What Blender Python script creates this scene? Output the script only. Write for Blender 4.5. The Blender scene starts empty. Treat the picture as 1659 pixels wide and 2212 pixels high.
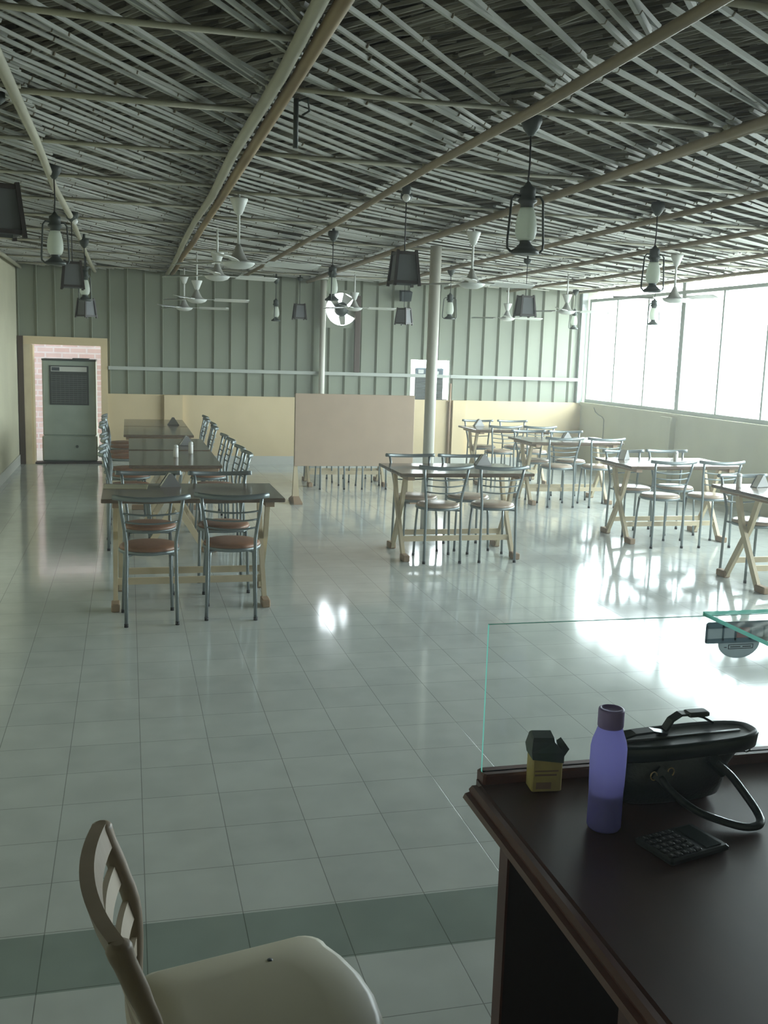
import bpy, math, random
from mathutils import Vector, Matrix

# ---------------------------------------------------------------- scene, camera, light
SC = bpy.context.scene
COL = SC.collection
PI = math.pi

SC.view_settings.view_transform = 'Standard'
SC.view_settings.look = 'None'
SC.view_settings.exposure = 0.0
SC.view_settings.gamma = 1.0
SC.view_settings.use_curve_mapping = False
SC.cycles.use_denoising = True
SC.cycles.max_bounces = 10
SC.cycles.diffuse_bounces = 5
SC.cycles.glossy_bounces = 4
SC.cycles.transmission_bounces = 6
SC.cycles.transparent_max_bounces = 16
SC.cycles.sample_clamp_indirect = 8.0

CAM_H = 1.755
F_PX, PITCH, ROLL, YAW = 2162.08, 0.158075, -0.0314706, 0.2527766
cy, sy = math.cos(YAW), math.sin(YAW)
fw = Vector((sy * math.cos(PITCH), cy * math.cos(PITCH), -math.sin(PITCH)))
rt = Vector((cy, -sy, 0.0))
dn = fw.cross(rt)
c_, s_ = math.cos(ROLL), math.sin(ROLL)
cam_r = c_ * rt + s_ * dn
cam_d = -s_ * rt + c_ * dn
cam = bpy.data.cameras.new('camera')
cam.sensor_fit = 'VERTICAL'
cam.sensor_height = 36.0
cam.lens = 36.0 * F_PX / 2212.0
cam.clip_start = 0.05
cam_o = bpy.data.objects.new('camera', cam)
m3 = Matrix((cam_r, -cam_d, -fw)).transposed()
cam_o.matrix_world = Matrix.Translation((0, 0, CAM_H)) @ m3.to_4x4()
COL.objects.link(cam_o)
SC.camera = cam_o

WORLD_STRENGTH = 23.0
GLARE_HAZE = 0.0085  # density of a scattering volume added to imitate lens glare from the windows
w = bpy.data.worlds.new('world')
SC.world = w
w.use_nodes = True
bg = w.node_tree.nodes['Background']
bg.inputs[0].default_value = (0.86, 0.955, 1.0, 1)
bg.inputs[1].default_value = WORLD_STRENGTH

# room limits
XL, XR, YF, YB, ZC = -1.52, 7.23, -1.6, 15.26, 2.92
WIN_Y0, WIN_Y1, WIN_Z0, WIN_Z1 = 3.7, 15.2, 1.05, 2.70

def portal(loc, rot, sx, sz):
    l = bpy.data.lights.new('daylight_portal', 'AREA')
    l.shape = 'RECTANGLE'
    l.size, l.size_y = sx, sz
    l.cycles.is_portal = True
    o = bpy.data.objects.new('daylight_portal', l)
    o.location, o.rotation_euler = loc, rot
    COL.objects.link(o)
portal((XR + 0.25, (WIN_Y0 + WIN_Y1) / 2, (WIN_Z0 + 2.86) / 2), (0, PI / 2, 0), 1.9, WIN_Y1 - WIN_Y0)
portal((-0.85, YB + 0.27, 0.86), (-PI / 2, 0, 0), 1.0, 1.74)

# ---------------------------------------------------------------- materials
MATS = {}
def mat(name, col, rough=0.5, metal=0.0, col2=None, nscale=8.0, bump=0.0, bscale=40.0,
        stretch=(1, 1, 1), spec=0.5, trans=0.0, emit=None, coat=0.0, detail=4.0, sheen=0.0):
    if name in MATS:
        return MATS[name]
    m = bpy.data.materials.new(name)
    m.use_nodes = True
    nt = m.node_tree
    b = nt.nodes['Principled BSDF']
    b.inputs['Base Color'].default_value = (*col, 1)
    b.inputs['Roughness'].default_value = rough
    b.inputs['Metallic'].default_value = metal
    b.inputs['Specular IOR Level'].default_value = spec
    b.inputs['Transmission Weight'].default_value = trans
    b.inputs['Coat Weight'].default_value = coat
    if emit:
        b.inputs['Emission Color'].default_value = (*emit[:3], 1)
        b.inputs['Emission Strength'].default_value = emit[3]
    if col2 or bump:
        tc = nt.nodes.new('ShaderNodeTexCoord')
        mp = nt.nodes.new('ShaderNodeMapping')
        mp.inputs['Scale'].default_value = stretch
        nt.links.new(tc.outputs['Object'], mp.inputs[0])
        if col2:
            n = nt.nodes.new('ShaderNodeTexNoise')
            n.inputs['Scale'].default_value = nscale
            n.inputs['Detail'].default_value = detail
            nt.links.new(mp.outputs[0], n.inputs['Vector'])
            r = nt.nodes.new('ShaderNodeValToRGB')
            r.color_ramp.elements[0].position = 0.32
            r.color_ramp.elements[1].position = 0.68
            r.color_ramp.elements[0].color = (*col, 1)
            r.color_ramp.elements[1].color = (*col2, 1)
            nt.links.new(n.outputs['Fac'], r.inputs[0])
            nt.links.new(r.outputs[0], b.inputs['Base Color'])
        if bump:
            n2 = nt.nodes.new('ShaderNodeTexNoise')
            n2.inputs['Scale'].default_value = bscale
            n2.inputs['Detail'].default_value = 5
            nt.links.new(mp.outputs[0], n2.inputs['Vector'])
            bp = nt.nodes.new('ShaderNodeBump')
            bp.inputs['Strength'].default_value = bump
            bp.inputs['Distance'].default_value = 0.01
            nt.links.new(n2.outputs['Fac'], bp.inputs['Height'])
            nt.links.new(bp.outputs[0], b.inputs['Normal'])
    MATS[name] = m
    return m

def brick_mat(name, c1, c2, mortar, bw, rh, ms, rough, offset=0.5, axes='xz', org=(0, 0), band=None,
              bump=0.3, rough_var=0.0, wave=0.0, spec=0.5):
    m = bpy.data.materials.new(name)
    m.use_nodes = True
    nt = m.node_tree
    N, L = nt.nodes, nt.links
    b = N['Principled BSDF']
    b.inputs['Specular IOR Level'].default_value = spec
    tc = N.new('ShaderNodeTexCoord')
    sp = N.new('ShaderNodeSeparateXYZ')
    L.new(tc.outputs['Object'], sp.inputs[0])
    cb = N.new('ShaderNodeCombineXYZ')
    for i, ax in enumerate(axes):
        a = N.new('ShaderNodeMath'); a.operation = 'SUBTRACT'
        L.new(sp.outputs['xyz'.index(ax)], a.inputs[0]); a.inputs[1].default_value = org[i]
        L.new(a.outputs[0], cb.inputs[i])
    br = N.new('ShaderNodeTexBrick')
    br.offset = offset
    br.squash = 1.0
    br.inputs['Scale'].default_value = 1.0
    br.inputs['Brick Width'].default_value = bw
    br.inputs['Row Height'].default_value = rh
    br.inputs['Mortar Size'].default_value = ms
    br.inputs['Mortar Smooth'].default_value = 0.2
    br.inputs['Color1'].default_value = (*c1, 1)
    br.inputs['Color2'].default_value = (*c2, 1)
    br.inputs['Mortar'].default_value = (*mortar, 1)
    L.new(cb.outputs[0], br.inputs['Vector'])
    colour = br.outputs['Color']
    n = N.new('ShaderNodeTexNoise')
    n.inputs['Scale'].default_value = 5.0
    n.inputs['Detail'].default_value = 6.0
    L.new(tc.outputs['Object'], n.inputs['Vector'])
    mx = N.new('ShaderNodeMix'); mx.data_type = 'RGBA'; mx.blend_type = 'MULTIPLY'
    mx.inputs[0].default_value = 0.35
    L.new(colour, mx.inputs[6]); L.new(n.outputs['Fac'], mx.inputs[7])
    rp = N.new('ShaderNodeMapRange')
    rp.inputs[1].default_value = 0.3; rp.inputs[2].default_value = 0.7
    rp.inputs[3].default_value = 0.7; rp.inputs[4].default_value = 1.1
    L.new(n.outputs['Fac'], rp.inputs[0])
    L.new(rp.outputs[0], mx.inputs[7])
    colour = mx.outputs[2]
    if band:
        g1 = N.new('ShaderNodeMath'); g1.operation = 'GREATER_THAN'
        L.new(sp.outputs[1], g1.inputs[0]); g1.inputs[1].default_value = band[0]
        g2 = N.new('ShaderNodeMath'); g2.operation = 'LESS_THAN'
        L.new(sp.outputs[1], g2.inputs[0]); g2.inputs[1].default_value = band[1]
        g3 = N.new('ShaderNodeMath'); g3.operation = 'MULTIPLY'
        L.new(g1.outputs[0], g3.inputs[0]); L.new(g2.outputs[0], g3.inputs[1])
        m2 = N.new('ShaderNodeMix'); m2.data_type = 'RGBA'; m2.blend_type = 'MULTIPLY'
        L.new(g3.outputs[0], m2.inputs[0]); L.new(colour, m2.inputs[6])
        m2.inputs[7].default_value = (*band[2], 1)
        colour = m2.outputs[2]
    L.new(colour, b.inputs['Base Color'])
    if rough_var:
        rr = N.new('ShaderNodeMapRange')
        rr.inputs[1].default_value = 0.3; rr.inputs[2].default_value = 0.7
        rr.inputs[3].default_value = rough - rough_var; rr.inputs[4].default_value = rough + rough_var
        n3 = N.new('ShaderNodeTexNoise'); n3.inputs['Scale'].default_value = 2.2; n3.inputs['Detail'].default_value = 8
        L.new(tc.outputs['Object'], n3.inputs['Vector'])
        L.new(n3.outputs['Fac'], rr.inputs[0]); L.new(rr.outputs[0], b.inputs['Roughness'])
    else:
        b.inputs['Roughness'].default_value = rough
    bp = N.new('ShaderNodeBump')
    bp.invert = True
    bp.inputs['Strength'].default_value = bump
    bp.inputs['Distance'].default_value = 0.004
    L.new(br.outputs['Fac'], bp.inputs['Height'])
    if wave:
        n4 = N.new('ShaderNodeTexNoise'); n4.inputs['Scale'].default_value = 3.0; n4.inputs['Detail'].default_value = 2
        L.new(tc.outputs['Object'], n4.inputs['Vector'])
        bp2 = N.new('ShaderNodeBump'); bp2.inputs['Strength'].default_value = wave; bp2.inputs['Distance'].default_value = 0.01
        L.new(n4.outputs['Fac'], bp2.inputs['Height'])
        L.new(bp2.outputs[0], bp.inputs['Normal'])
    L.new(bp.outputs[0], b.inputs['Normal'])
    return m

def glass_mat(name, tint, refl=0.08):
    m = bpy.data.materials.new(name)
    m.use_nodes = True
    nt = m.node_tree
    for n in list(nt.nodes):
        if n.type == 'BSDF_PRINCIPLED':
            nt.nodes.remove(n)
    out = [n for n in nt.nodes if n.type == 'OUTPUT_MATERIAL'][0]
    t = nt.nodes.new('ShaderNodeBsdfTransparent'); t.inputs[0].default_value = (*tint, 1)
    g = nt.nodes.new('ShaderNodeBsdfGlossy'); g.inputs['Roughness'].default_value = 0.02
    fr = nt.nodes.new('ShaderNodeLayerWeight'); fr.inputs[0].default_value = 0.5
    pw = nt.nodes.new('ShaderNodeMath'); pw.operation = 'POWER'; pw.inputs[1].default_value = 4.0
    nt.links.new(fr.outputs['Facing'], pw.inputs[0])
    mu = nt.nodes.new('ShaderNodeMath'); mu.operation = 'MULTIPLY_ADD'
    mu.inputs[1].default_value = 0.5; mu.inputs[2].default_value = refl / 2
    nt.links.new(pw.outputs[0], mu.inputs[0])
    mi = nt.nodes.new('ShaderNodeMixShader')
    nt.links.new(mu.outputs[0], mi.inputs[0]); nt.links.new(t.outputs[0], mi.inputs[1]); nt.links.new(g.outputs[0], mi.inputs[2])
    nt.links.new(mi.outputs[0], out.inputs[0])
    return m

def lucent(name, col, k=.6, rough=.4):
    # thin material that lets light through from behind
    m = mat(name, col, rough)
    nt = m.node_tree
    b = nt.nodes['Principled BSDF']; out = [n for n in nt.nodes if n.type == 'OUTPUT_MATERIAL'][0]
    t = nt.nodes.new('ShaderNodeBsdfTranslucent'); t.inputs[0].default_value = (*col, 1)
    mi = nt.nodes.new('ShaderNodeMixShader'); mi.inputs[0].default_value = k
    nt.links.new(b.outputs[0], mi.inputs[1]); nt.links.new(t.outputs[0], mi.inputs[2]); nt.links.new(mi.outputs[0], out.inputs[0])
    return m
M_floor = brick_mat('floor_tiles', (.565, .60, .565), (.525, .56, .53), (.27, .28, .26), .297, .2915, .0017, .10,
                    offset=0.0, axes='xy', org=(.04, .01), band=(2.625, 2.915, (.52, .58, .55)), bump=.25,
                    rough_var=.025, wave=.04, spec=.7)
M_cream = mat('cream_wall_paint', (.69, .555, .345), .75, col2=(.64, .515, .315), nscale=3, bump=.05, bscale=60)
M_cream2 = mat('pale_wall_paint', (.55, .525, .38), .75, col2=(.50, .475, .345), nscale=2, bump=.05, bscale=60)
M_skirt = mat('grey_skirting_tile', (.55, .55, .50), .35)
M_metalwall = mat('pale_green_sheet_metal', (.255, .275, .205), .5, 0.0, col2=(.225, .245, .18), nscale=1.5, stretch=(1, 1, .2))
M_rail = mat('painted_steel_rail', (.42, .44, .39), .5)
M_thatch = mat('dark_thatch', (.035, .028, .018), .95, col2=(.10, .085, .055), nscale=30, stretch=(1, .2, 1), bump=.8, bscale=60)
M_stem = [mat('straw_stem_a', (.28, .265, .215), .8), mat('straw_stem_b', (.18, .165, .125), .85),
          mat('straw_stem_c', (.37, .355, .30), .75), mat('straw_stem_d', (.09, .078, .055), .9)]
M_lath = [mat('bamboo_lath_a', (.44, .45, .41), .5), mat('bamboo_lath_b', (.37, .37, .325), .5)]
M_node = mat('bamboo_node', (.16, .13, .08), .8)
M_pole_b = mat('bamboo_brown', (.33, .24, .12), .55, col2=(.20, .13, .06), nscale=6, stretch=(1, .3, 1))
M_pole_g = mat('bamboo_pale', (.48, .46, .36), .55, col2=(.38, .36, .27), nscale=6, stretch=(1, .3, 1))
M_pole_d = mat('bamboo_tan', (.36, .29, .20), .6, col2=(.25, .20, .13), nscale=6, stretch=(1, .3, 1))
M_winframe = mat('grey_window_frame', (.42, .46, .43), .5)
M_pane = glass_mat('window_glass', (.96, .99, .98))
M_clear = glass_mat('clear_glass', (.982, .993, .988), .05)
M_gedge = lucent('green_glass_edge', (.25, .72, .60), .7, .2)
M_steel = mat('silver_tube', (.25, .285, .285), .42, .6)
M_seat_br = mat('brown_vinyl_seat', (.30, .155, .09), .45, col2=(.25, .125, .07), nscale=20)
M_seat_lt = mat('tan_vinyl_seat', (.46, .36, .27), .27, col2=(.42, .32, .24), nscale=20)
M_rubber = mat('black_rubber', (.02, .02, .02), .7)
M_top = mat('dark_granite_laminate', (.12, .085, .058), .16, col2=(.16, .12, .085), nscale=30, spec=.42)
M_legw = mat('cream_painted_wood', (.66, .56, .38), .55, col2=(.60, .50, .33), nscale=8)
M_foot = mat('brown_wood_foot', (.36, .25, .16), .6)
M_white = mat('white_enamel', (.72, .74, .70), .35)
M_dirty = mat('grey_enamel', (.42, .42, .38), .5)
M_dark = mat('dark_green_metal', (.045, .055, .045), .5)
M_frost = lucent('frosted_glass', (.80, .84, .76), .5)
M_wood_d = mat('dark_stained_wood', (.055, .042, .035), .55, col2=(.035, .027, .022), nscale=12, stretch=(1, 1, .2))
M_screen = mat('grey_screen_cloth', (.16, .165, .165), .7)
M_board = mat('tan_hardboard', (.49, .37, .265), .65, col2=(.45, .34, .245), nscale=4)
M_galv = mat('green_grey_steel', (.40, .46, .40), .42, .35, col2=(.33, .38, .33), nscale=3)
M_grille = mat('dark_grille', (.05, .055, .05), .5)
M_grille2 = mat('grey_slat', (.13, .14, .13), .5)
M_label = mat('pale_label', (.55, .56, .52), .5)
M_labeld = mat('dark_mark', (.06, .07, .08), .5)
M_brown = mat('brown_paint', (.075, .05, .033), .5)
M_pipe = mat('grey_pipe_paint', (.60, .58, .50), .45)
M_desk = mat('dark_mahogany', (.060, .020, .013), .45, col2=(.045, .014, .010), nscale=10, stretch=(1, .15, 1))
M_deskm = mat('mahogany_moulding', (.12, .038, .024), .45, col2=(.085, .026, .017), nscale=10, stretch=(1, .15, 1))
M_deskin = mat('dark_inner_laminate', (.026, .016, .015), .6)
M_bag = mat('dark_green_leather', (.004, .013, .012), .30, bump=.15, bscale=120, spec=.6)
M_bag2 = mat('dark_green_trim', (.006, .016, .0145), .35)
M_gold = mat('brass_ring', (.70, .50, .22), .3, 1.0)
M_bottle = lucent('purple_plastic', (.62, .60, 1.0), .75, .3)
M_cap = mat('violet_cap_plastic', (.30, .23, .52), .4)
M_water = mat('purple_tinted_water', (.16, .14, .55), .2)
M_carton = mat('yellow_carton', (.60, .50, .16), .6, col2=(.48, .38, .13), nscale=22)
M_flap = mat('dark_green_carton', (.055, .10, .065), .55, col2=(.10, .11, .12), nscale=14)
M_calc = mat('black_calculator', (.010, .015, .016), .5)
M_calc2 = mat('calculator_key', (.018, .021, .024), .5)
M_calc3 = mat('calculator_mark', (.20, .19, .19), .5)
M_lcd = mat('calculator_display', (.04, .05, .05), .15)
M_chairw = mat('tan_bent_wood', (.26, .20, .14), .45, col2=(.21, .16, .11), nscale=10, stretch=(1, 1, .3))
M_slat = mat('window_lit_slat', (.46, .39, .30), .45)  # chair slats coloured paler than the posts for window light on their faces
M_cush = mat('beige_vinyl_cushion', (.54, .51, .40), .4, col2=(.50, .47, .36), nscale=5)
M_foil = mat('polished_metal', (.55, .54, .52), .2, .9)
M_napm = mat('dull_metal', (.30, .30, .29), .45, .5)
M_paper = mat('white_paper', (.78, .77, .72), .7)
M_menu = mat('yellowish_card', (.42, .40, .27), .4)
M_spk = mat('dark_speaker', (.02, .03, .028), .5)
M_cable = mat('black_cable', (.02, .02, .018), .6)
M_brick = brick_mat('pink_brick', (.46, .31, .28), (.55, .44, .42), (.56, .52, .52), .26, .088, .014, .85, axes='xz', bump=.6)
M_ground = mat('outside_ground', (.40, .39, .36), .9, col2=(.33, .32, .29), nscale=.6)
M_stick = lucent('blue_grey_sticker', (.36, .44, .48), .7)
M_stick2 = lucent('white_sticker', (.62, .68, .70), .7)
M_stick3 = lucent('pinkish_sticker', (.56, .44, .44), .7)
M_bulb = mat('white_bulb', (.92, .92, .90), .15)

# ---------------------------------------------------------------- mesh builder
class MB:
    def __init__(s):
        s.v, s.f, s.sm, s.mi = [], [], [], []
    def add(s, vs, fs, smooth=False, mi=0):
        o = len(s.v)
        s.v += [tuple(v) for v in vs]
        for f in fs:
            s.f.append(tuple(i + o for i in f)); s.sm.append(smooth); s.mi.append(mi)
        return s
    def box(s, c, d, rot=None, mi=0):
        x, y, z = d[0] / 2, d[1] / 2, d[2] / 2
        vs = [Vector(p) for p in ((-x, -y, -z), (x, -y, -z), (x, y, -z), (-x, y, -z), (-x, -y, z), (x, -y, z), (x, y, z), (-x, y, z))]
        if rot is not None:
            vs = [rot @ v for v in vs]
        vs = [v + Vector(c) for v in vs]
        return s.add(vs, [(0, 3, 2, 1), (4, 5, 6, 7), (0, 1, 5, 4), (1, 2, 6, 5), (2, 3, 7, 6), (3, 0, 4, 7)], False, mi)
    def b2(s, a, b, mi=0):
        return s.box([(a[i] + b[i]) / 2 for i in range(3)], [abs(b[i] - a[i]) for i in range(3)], None, mi)
    def bbox(s, a, b, r=0.01, mi=0):
        # box with chamfered vertical and horizontal edges (rounded look)
        x0, y0, z0 = a; x1, y1, z1 = b
        def ring(i, z):
            return [(x0 + i + r, y0 + i, z), (x1 - i - r, y0 + i, z), (x1 - i, y0 + i + r, z), (x1 - i, y1 - i - r, z),
                    (x1 - i - r, y1 - i, z), (x0 + i + r, y1 - i, z), (x0 + i, y1 - i - r, z), (x0 + i, y0 + i + r, z)]
        return s.loft([ring(r, z0), ring(0, z0 + r), ring(0, z1 - r), ring(r, z1)], True, True, False, mi)
    def loft(s, rings, cap0=True, cap1=True, smooth=True, mi=0, closed=True):
        n = len(rings[0]); vs = [p for r in rings for p in r]; fs = []
        for k in range(len(rings) - 1):
            for i in range(n if closed else n - 1):
                j = (i + 1) % n
                fs.append((k * n + i, k * n + j, (k + 1) * n + j, (k + 1) * n + i))
        s.add(vs, fs, smooth, mi)
        o = len(s.v) - len(vs)
        if cap0:
            s.f.append(tuple(o + i for i in reversed(range(n)))); s.sm.append(False); s.mi.append(mi)
        if cap1:
            s.f.append(tuple(o + (len(rings) - 1) * n + i for i in range(n))); s.sm.append(False); s.mi.append(mi)
        return s
    def lathe(s, prof, c=(0, 0, 0), n=20, mi=0, smooth=True, caps=True):
        rings = [[(c[0] + r * math.cos(2 * PI * i / n), c[1] + r * math.sin(2 * PI * i / n), c[2] + z) for i in range(n)] for r, z in prof]
        return s.loft(rings, caps, caps, smooth, mi)
    def tube(s, pts, r, n=8, mi=0, flat=None, caps=True, smooth=True, closed=False):
        P = [Vector(p) for p in pts]
        R = r if isinstance(r, (list, tuple)) else [r] * len(P)
        rings = []; up = None
        for i, p in enumerate(P):
            if closed:
                t = (P[(i + 1) % len(P)] - P[i - 1])
            else:
                t = (P[min(i + 1, len(P) - 1)] - P[max(i - 1, 0)])
            t.normalize()
            if up is None:
                up = Vector((0, 0, 1)) if abs(t.z) < 0.9 else Vector((0, 1, 0))
                if flat is not None:
                    up = Vector(flat[2]) if len(flat) > 2 else up
            a = t.cross(up).normalized(); b = a.cross(t).normalized(); up = b
            fa, fb = (flat[0], flat[1]) if flat else (1, 1)
            rings.append([p + a * (math.cos(2 * PI * k / n) * R[i] * fa) + b * (math.sin(2 * PI * k / n) * R[i] * fb) for k in range(n)])
        if closed:
            rings.append(rings[0]); caps = False
        return s.loft(rings, caps, caps, smooth, mi)
    def bar(s, pts, wdt, thk, side=(0, 0, 1), mi=0):
        # rectangular section swept along a polyline; 'side' is the direction of the width
        P = [Vector(p) for p in pts]; sd = Vector(side).normalized(); rings = []
        for i, p in enumerate(P):
            t = (P[min(i + 1, len(P) - 1)] - P[max(i - 1, 0)]).normalized()
            n_ = t.cross(sd).normalized(); q = n_.cross(t).normalized()
            rings.append([p + q * wdt / 2 + n_ * thk / 2, p - q * wdt / 2 + n_ * thk / 2, p - q * wdt / 2 - n_ * thk / 2, p + q * wdt / 2 - n_ * thk / 2])
        return s.loft(rings, True, True, False, mi)
    def prism(s, poly, z0, z1, mi=0, axis='z'):
        def mp(p, h):
            return {'z': (p[0], p[1], h), 'y': (p[0], h, p[1]), 'x': (h, p[0], p[1])}[axis]
        return s.loft([[mp(p, z0) for p in poly], [mp(p, z1) for p in poly]], True, True, False, mi)
    def build(s, name, mats, parent=None, loc=(0, 0, 0), rz=0.0):
        me = bpy.data.meshes.new(name)
        me.from_pydata(s.v, [], s.f)
        me.polygons.foreach_set('use_smooth', s.sm)
        me.polygons.foreach_set('material_index', s.mi)
        for m in (mats if isinstance(mats, (list, tuple)) else [mats]):
            me.materials.append(m)
        import bmesh
        bm = bmesh.new(); bm.from_mesh(me)
        bmesh.ops.recalc_face_normals(bm, faces=bm.faces)
        bm.to_mesh(me); bm.free()
        me.update()
        o = bpy.data.objects.new(name, me)
        COL.objects.link(o)
        o.location = loc; o.rotation_euler = (0, 0, rz)
        if parent is not None:
            o.parent = parent
        return o

def tag(o, label, cat, group=None, kind=None):
    o['label'] = label; o['category'] = cat
    if group: o['group'] = group
    if kind: o['kind'] = kind
    return o
def thing(name, label, cat, loc=(0, 0, 0), rz=0.0, group=None):
    o = bpy.data.objects.new(name, None)
    o.empty_display_size = 0.1
    COL.objects.link(o)
    o.location = loc; o.rotation_euler = (0, 0, rz)
    return tag(o, label, cat, group)
def struct(o):
    o['kind'] = 'structure'
    return o
def sroot(name, loc=(0, 0, 0)):
    o = bpy.data.objects.new(name, None); COL.objects.link(o); o.location = loc
    return struct(o)
def dup(root, loc, rz, label, group=None, name=None):
    r = root.copy(); COL.objects.link(r)
    r.location = loc; r.rotation_euler = (0, 0, rz); r['label'] = label
    if group: r['group'] = group
    for ch in list(root.children):
        c = ch.copy(); COL.objects.link(c); c.parent = r
        for g in ch.children:
            d = g.copy(); COL.objects.link(d); d.parent = c
    return r

rnd = random.Random(7)

# ================================================================ THE ROOM
if GLARE_HAZE:
    hm = bpy.data.materials.new('added_glare_haze'); hm.use_nodes = True
    hn = hm.node_tree
    for n_ in list(hn.nodes):
        if n_.type == 'BSDF_PRINCIPLED': hn.nodes.remove(n_)
    vs_ = hn.nodes.new('ShaderNodeVolumeScatter')
    vs_.inputs['Density'].default_value = GLARE_HAZE
    vs_.inputs['Anisotropy'].default_value = 0.45
    vs_.inputs['Color'].default_value = (.97, 1, 1, 1)
    hn.links.new(vs_.outputs[0], [n_ for n_ in hn.nodes if n_.type == 'OUTPUT_MATERIAL'][0].inputs['Volume'])
    hz = MB().b2((-5.2, YF - .6, -.4), (XR + .8, 18.4, 4.8)).build('glare_haze', hm)
    tag(hz, 'thin scattering volume added to imitate glare across the whole room', 'glare_haze', kind='stuff')
struct(MB().b2((XL - .3, YF - .3, -.12), (XR + .3, YB + .22, 0)).build('floor', M_floor))
struct(MB().b2((-4.9, YB + .22, -.14), (4.5, 18.2, -.02)).build('floor_outside', M_ground))
struct(MB().b2((XR + .3, -30, -.9), (60, 45, -.8)).build('ground_outside', M_ground))  # ground plane added so less light strikes the ceiling from below
# left wall, near wall
wl = struct(MB().b2((XL - .2, YF, 0), (XL, YB + .2, ZC)).build('wall_left', M_cream2))
struct(MB().b2((XL, YF, 0), (XL + .012, YB - .0, .14)).build('baseboard_left', M_skirt))
struct(MB().b2((XL - .2, YF - .2, 0), (XR + .2, YF, ZC)).build('wall_front', M_cream2))

# back wall: masonry half wall + ribbed sheet metal with openings
wb = MB()
HW = 1.035
wb.b2((-.28, YB, 0), (XR + .2, YB + .2, HW))
wb_o = struct(wb.build('wall_back', M_cream))
MB().b2((.52, YB - .07, 0), (.79, YB, HW)).b2((5.0, YB - .07, 0), (5.21, YB, HW)).build('pilaster', M_cream, wb_o)
struct(MB().b2((-.28, YB - .014, 0), (XR, YB, .13)).b2((.51, YB - .084, 0), (.80, YB - .07, .13)).b2((4.99, YB - .084, 0), (5.22, YB - .07, .13)).build('baseboard_back', M_skirt))
fan_c, fan_z, fan_s = 3.175, 2.385, .27
openings = [(-1.53, -.28, 0, 1.80), (fan_c - fan_s, fan_c + fan_s, fan_z - fan_s, fan_z + fan_s), (4.315, 4.945, HW, 1.655)]
def ribs():
    P = .25
    def y_at(x):
        u = (x - .03) % P
        y0 = YB + .04
        for (a, b, ya, yb) in ((0, .190, 0, 0), (.190, .222, 0, -.030), (.222, .230, -.030, -.030), (.230, .234, -.030, 0), (.234, .25, 0, 0)):
            if a <= u <= b + 1e-9:
                return y0 + ya + (yb - ya) * (u - a) / (b - a)
        return y0
    xs = set()
    k = math.floor((XL - .1) / P)
    while k * P < XR + .3:
        for u in (0, .190, .222, .230, .234):
            xs.add(round(k * P + .03 + u, 5))
        k += 1
    for o in openings:
        xs.add(round(o[0], 5)); xs.add(round(o[1], 5))
    xs.add(XL - .05); xs.add(XR + .2)
    xs = sorted(x for x in xs if XL - .06 <= x <= XR + .21)
    m = MB()
    for a, b in zip(xs, xs[1:]):
        mid = (a + b) / 2
        ivs = [(HW, ZC)] if mid > -.28 else [(0, ZC)]
        for o in openings:
            if o[0] < mid < o[1]:
                n2 = []
                for z0, z1 in ivs:
                    if o[3] <= z0 or o[2] >= z1: n2.append((z0, z1)); continue
                    if o[2] > z0: n2.append((z0, o[2]))
                    if o[3] < z1: n2.append((o[3], z1))
                ivs = n2
        ya, yb = y_at(a + 1e-6), y_at(b - 1e-6)
        for z0, z1 in ivs:
            m.add([(a, ya, z0), (b, yb, z0), (b, yb, z1), (a, ya, z1), (a, ya + .006, z0), (b, yb + .006, z0), (b, yb + .006, z1), (a, ya + .006, z1)],
                  [(0, 1, 2, 3), (7, 6, 5, 4), (0, 4, 5, 1), (3, 2, 6, 7)])
    return m
struct(ribs().build('wall_back_cladding', M_metalwall))
struct(MB().b2((-.27, YB - .035, 1.385), (4.95, YB + .005, 1.435)).b2((4.94, YB - .035, 1.385), (XR, YB + .005, 1.435)).build('trim_1', M_rail))
struct(MB().b2((XR - .09, YB - .03, HW), (XR, YB + .04, 2.80)).build('trim_2', M_winframe))

# right wall: half wall, pilasters, window bands
wr = MB().b2((XR, YF, 0), (XR + .2, YB + .2, 1.02)).b2((XR, YF, 1.02), (XR + .2, WIN_Y0, ZC)).build('wall_right', M_cream2)
struct(wr)
pl = MB()
for y in (12.40, 6.6):
    pl.b2((XR - .08, y - .14, 0), (XR, y + .14, 1.0))
pl.build('pilaster', M_cream2, wr)
struct(MB().b2((XR - .03, WIN_Y0, 1.0), (XR + .2, YB, 1.05)).build('trim_3', M_cream2))
MULL = [15.2]
while MULL[-1] > WIN_Y0 + .5:
    MULL.append(MULL[-1] - .953)
WX = XR + .06
k = 0; wn = 1
while k + 1 < len(MULL):
    ys = MULL[k:k + 4]
    r = sroot('window_%d' % wn, (WX, ys[-1], WIN_Z0))
    f = MB()
    y1, y0 = 0 + ys[0] - ys[-1], 0.0
    H = WIN_Z1 - WIN_Z0
    f.b2((-.03, y0, 0), (.03, y1, .055)).b2((-.03, y0, H - .045), (.03, y1, H))
    for i, yy in enumerate(ys):
        t = .05 if i in (0, len(ys) - 1) else .018
        a = max(yy - ys[-1] - t, y0); b = min(yy - ys[-1] + t, y1)
        f.b2((-.028, a, .055), (.028, b, H - .045))
    f.build('window_frame', M_winframe, r)
    for i in range(len(ys) - 1):
        a, b = ys[i + 1] - ys[-1], ys[i] - ys[-1]
        ta = .05 if i == len(ys) - 2 else .018
        tb = .05 if i == 0 else .018
        MB().b2((-.003, a + ta, .055), (.003, b - tb, H - .045)).build('pane', M_pane, r)
    k += 3; wn += 1
# posts that carry the roof between the windows
struct(MB().b2((XR + .02, 12.30, WIN_Z1), (XR + .10, 12.38, ZC)).b2((XR + .02, 6.5, WIN_Z1), (XR + .10, 6.58, ZC)).build('trim_4', M_winframe))

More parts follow.
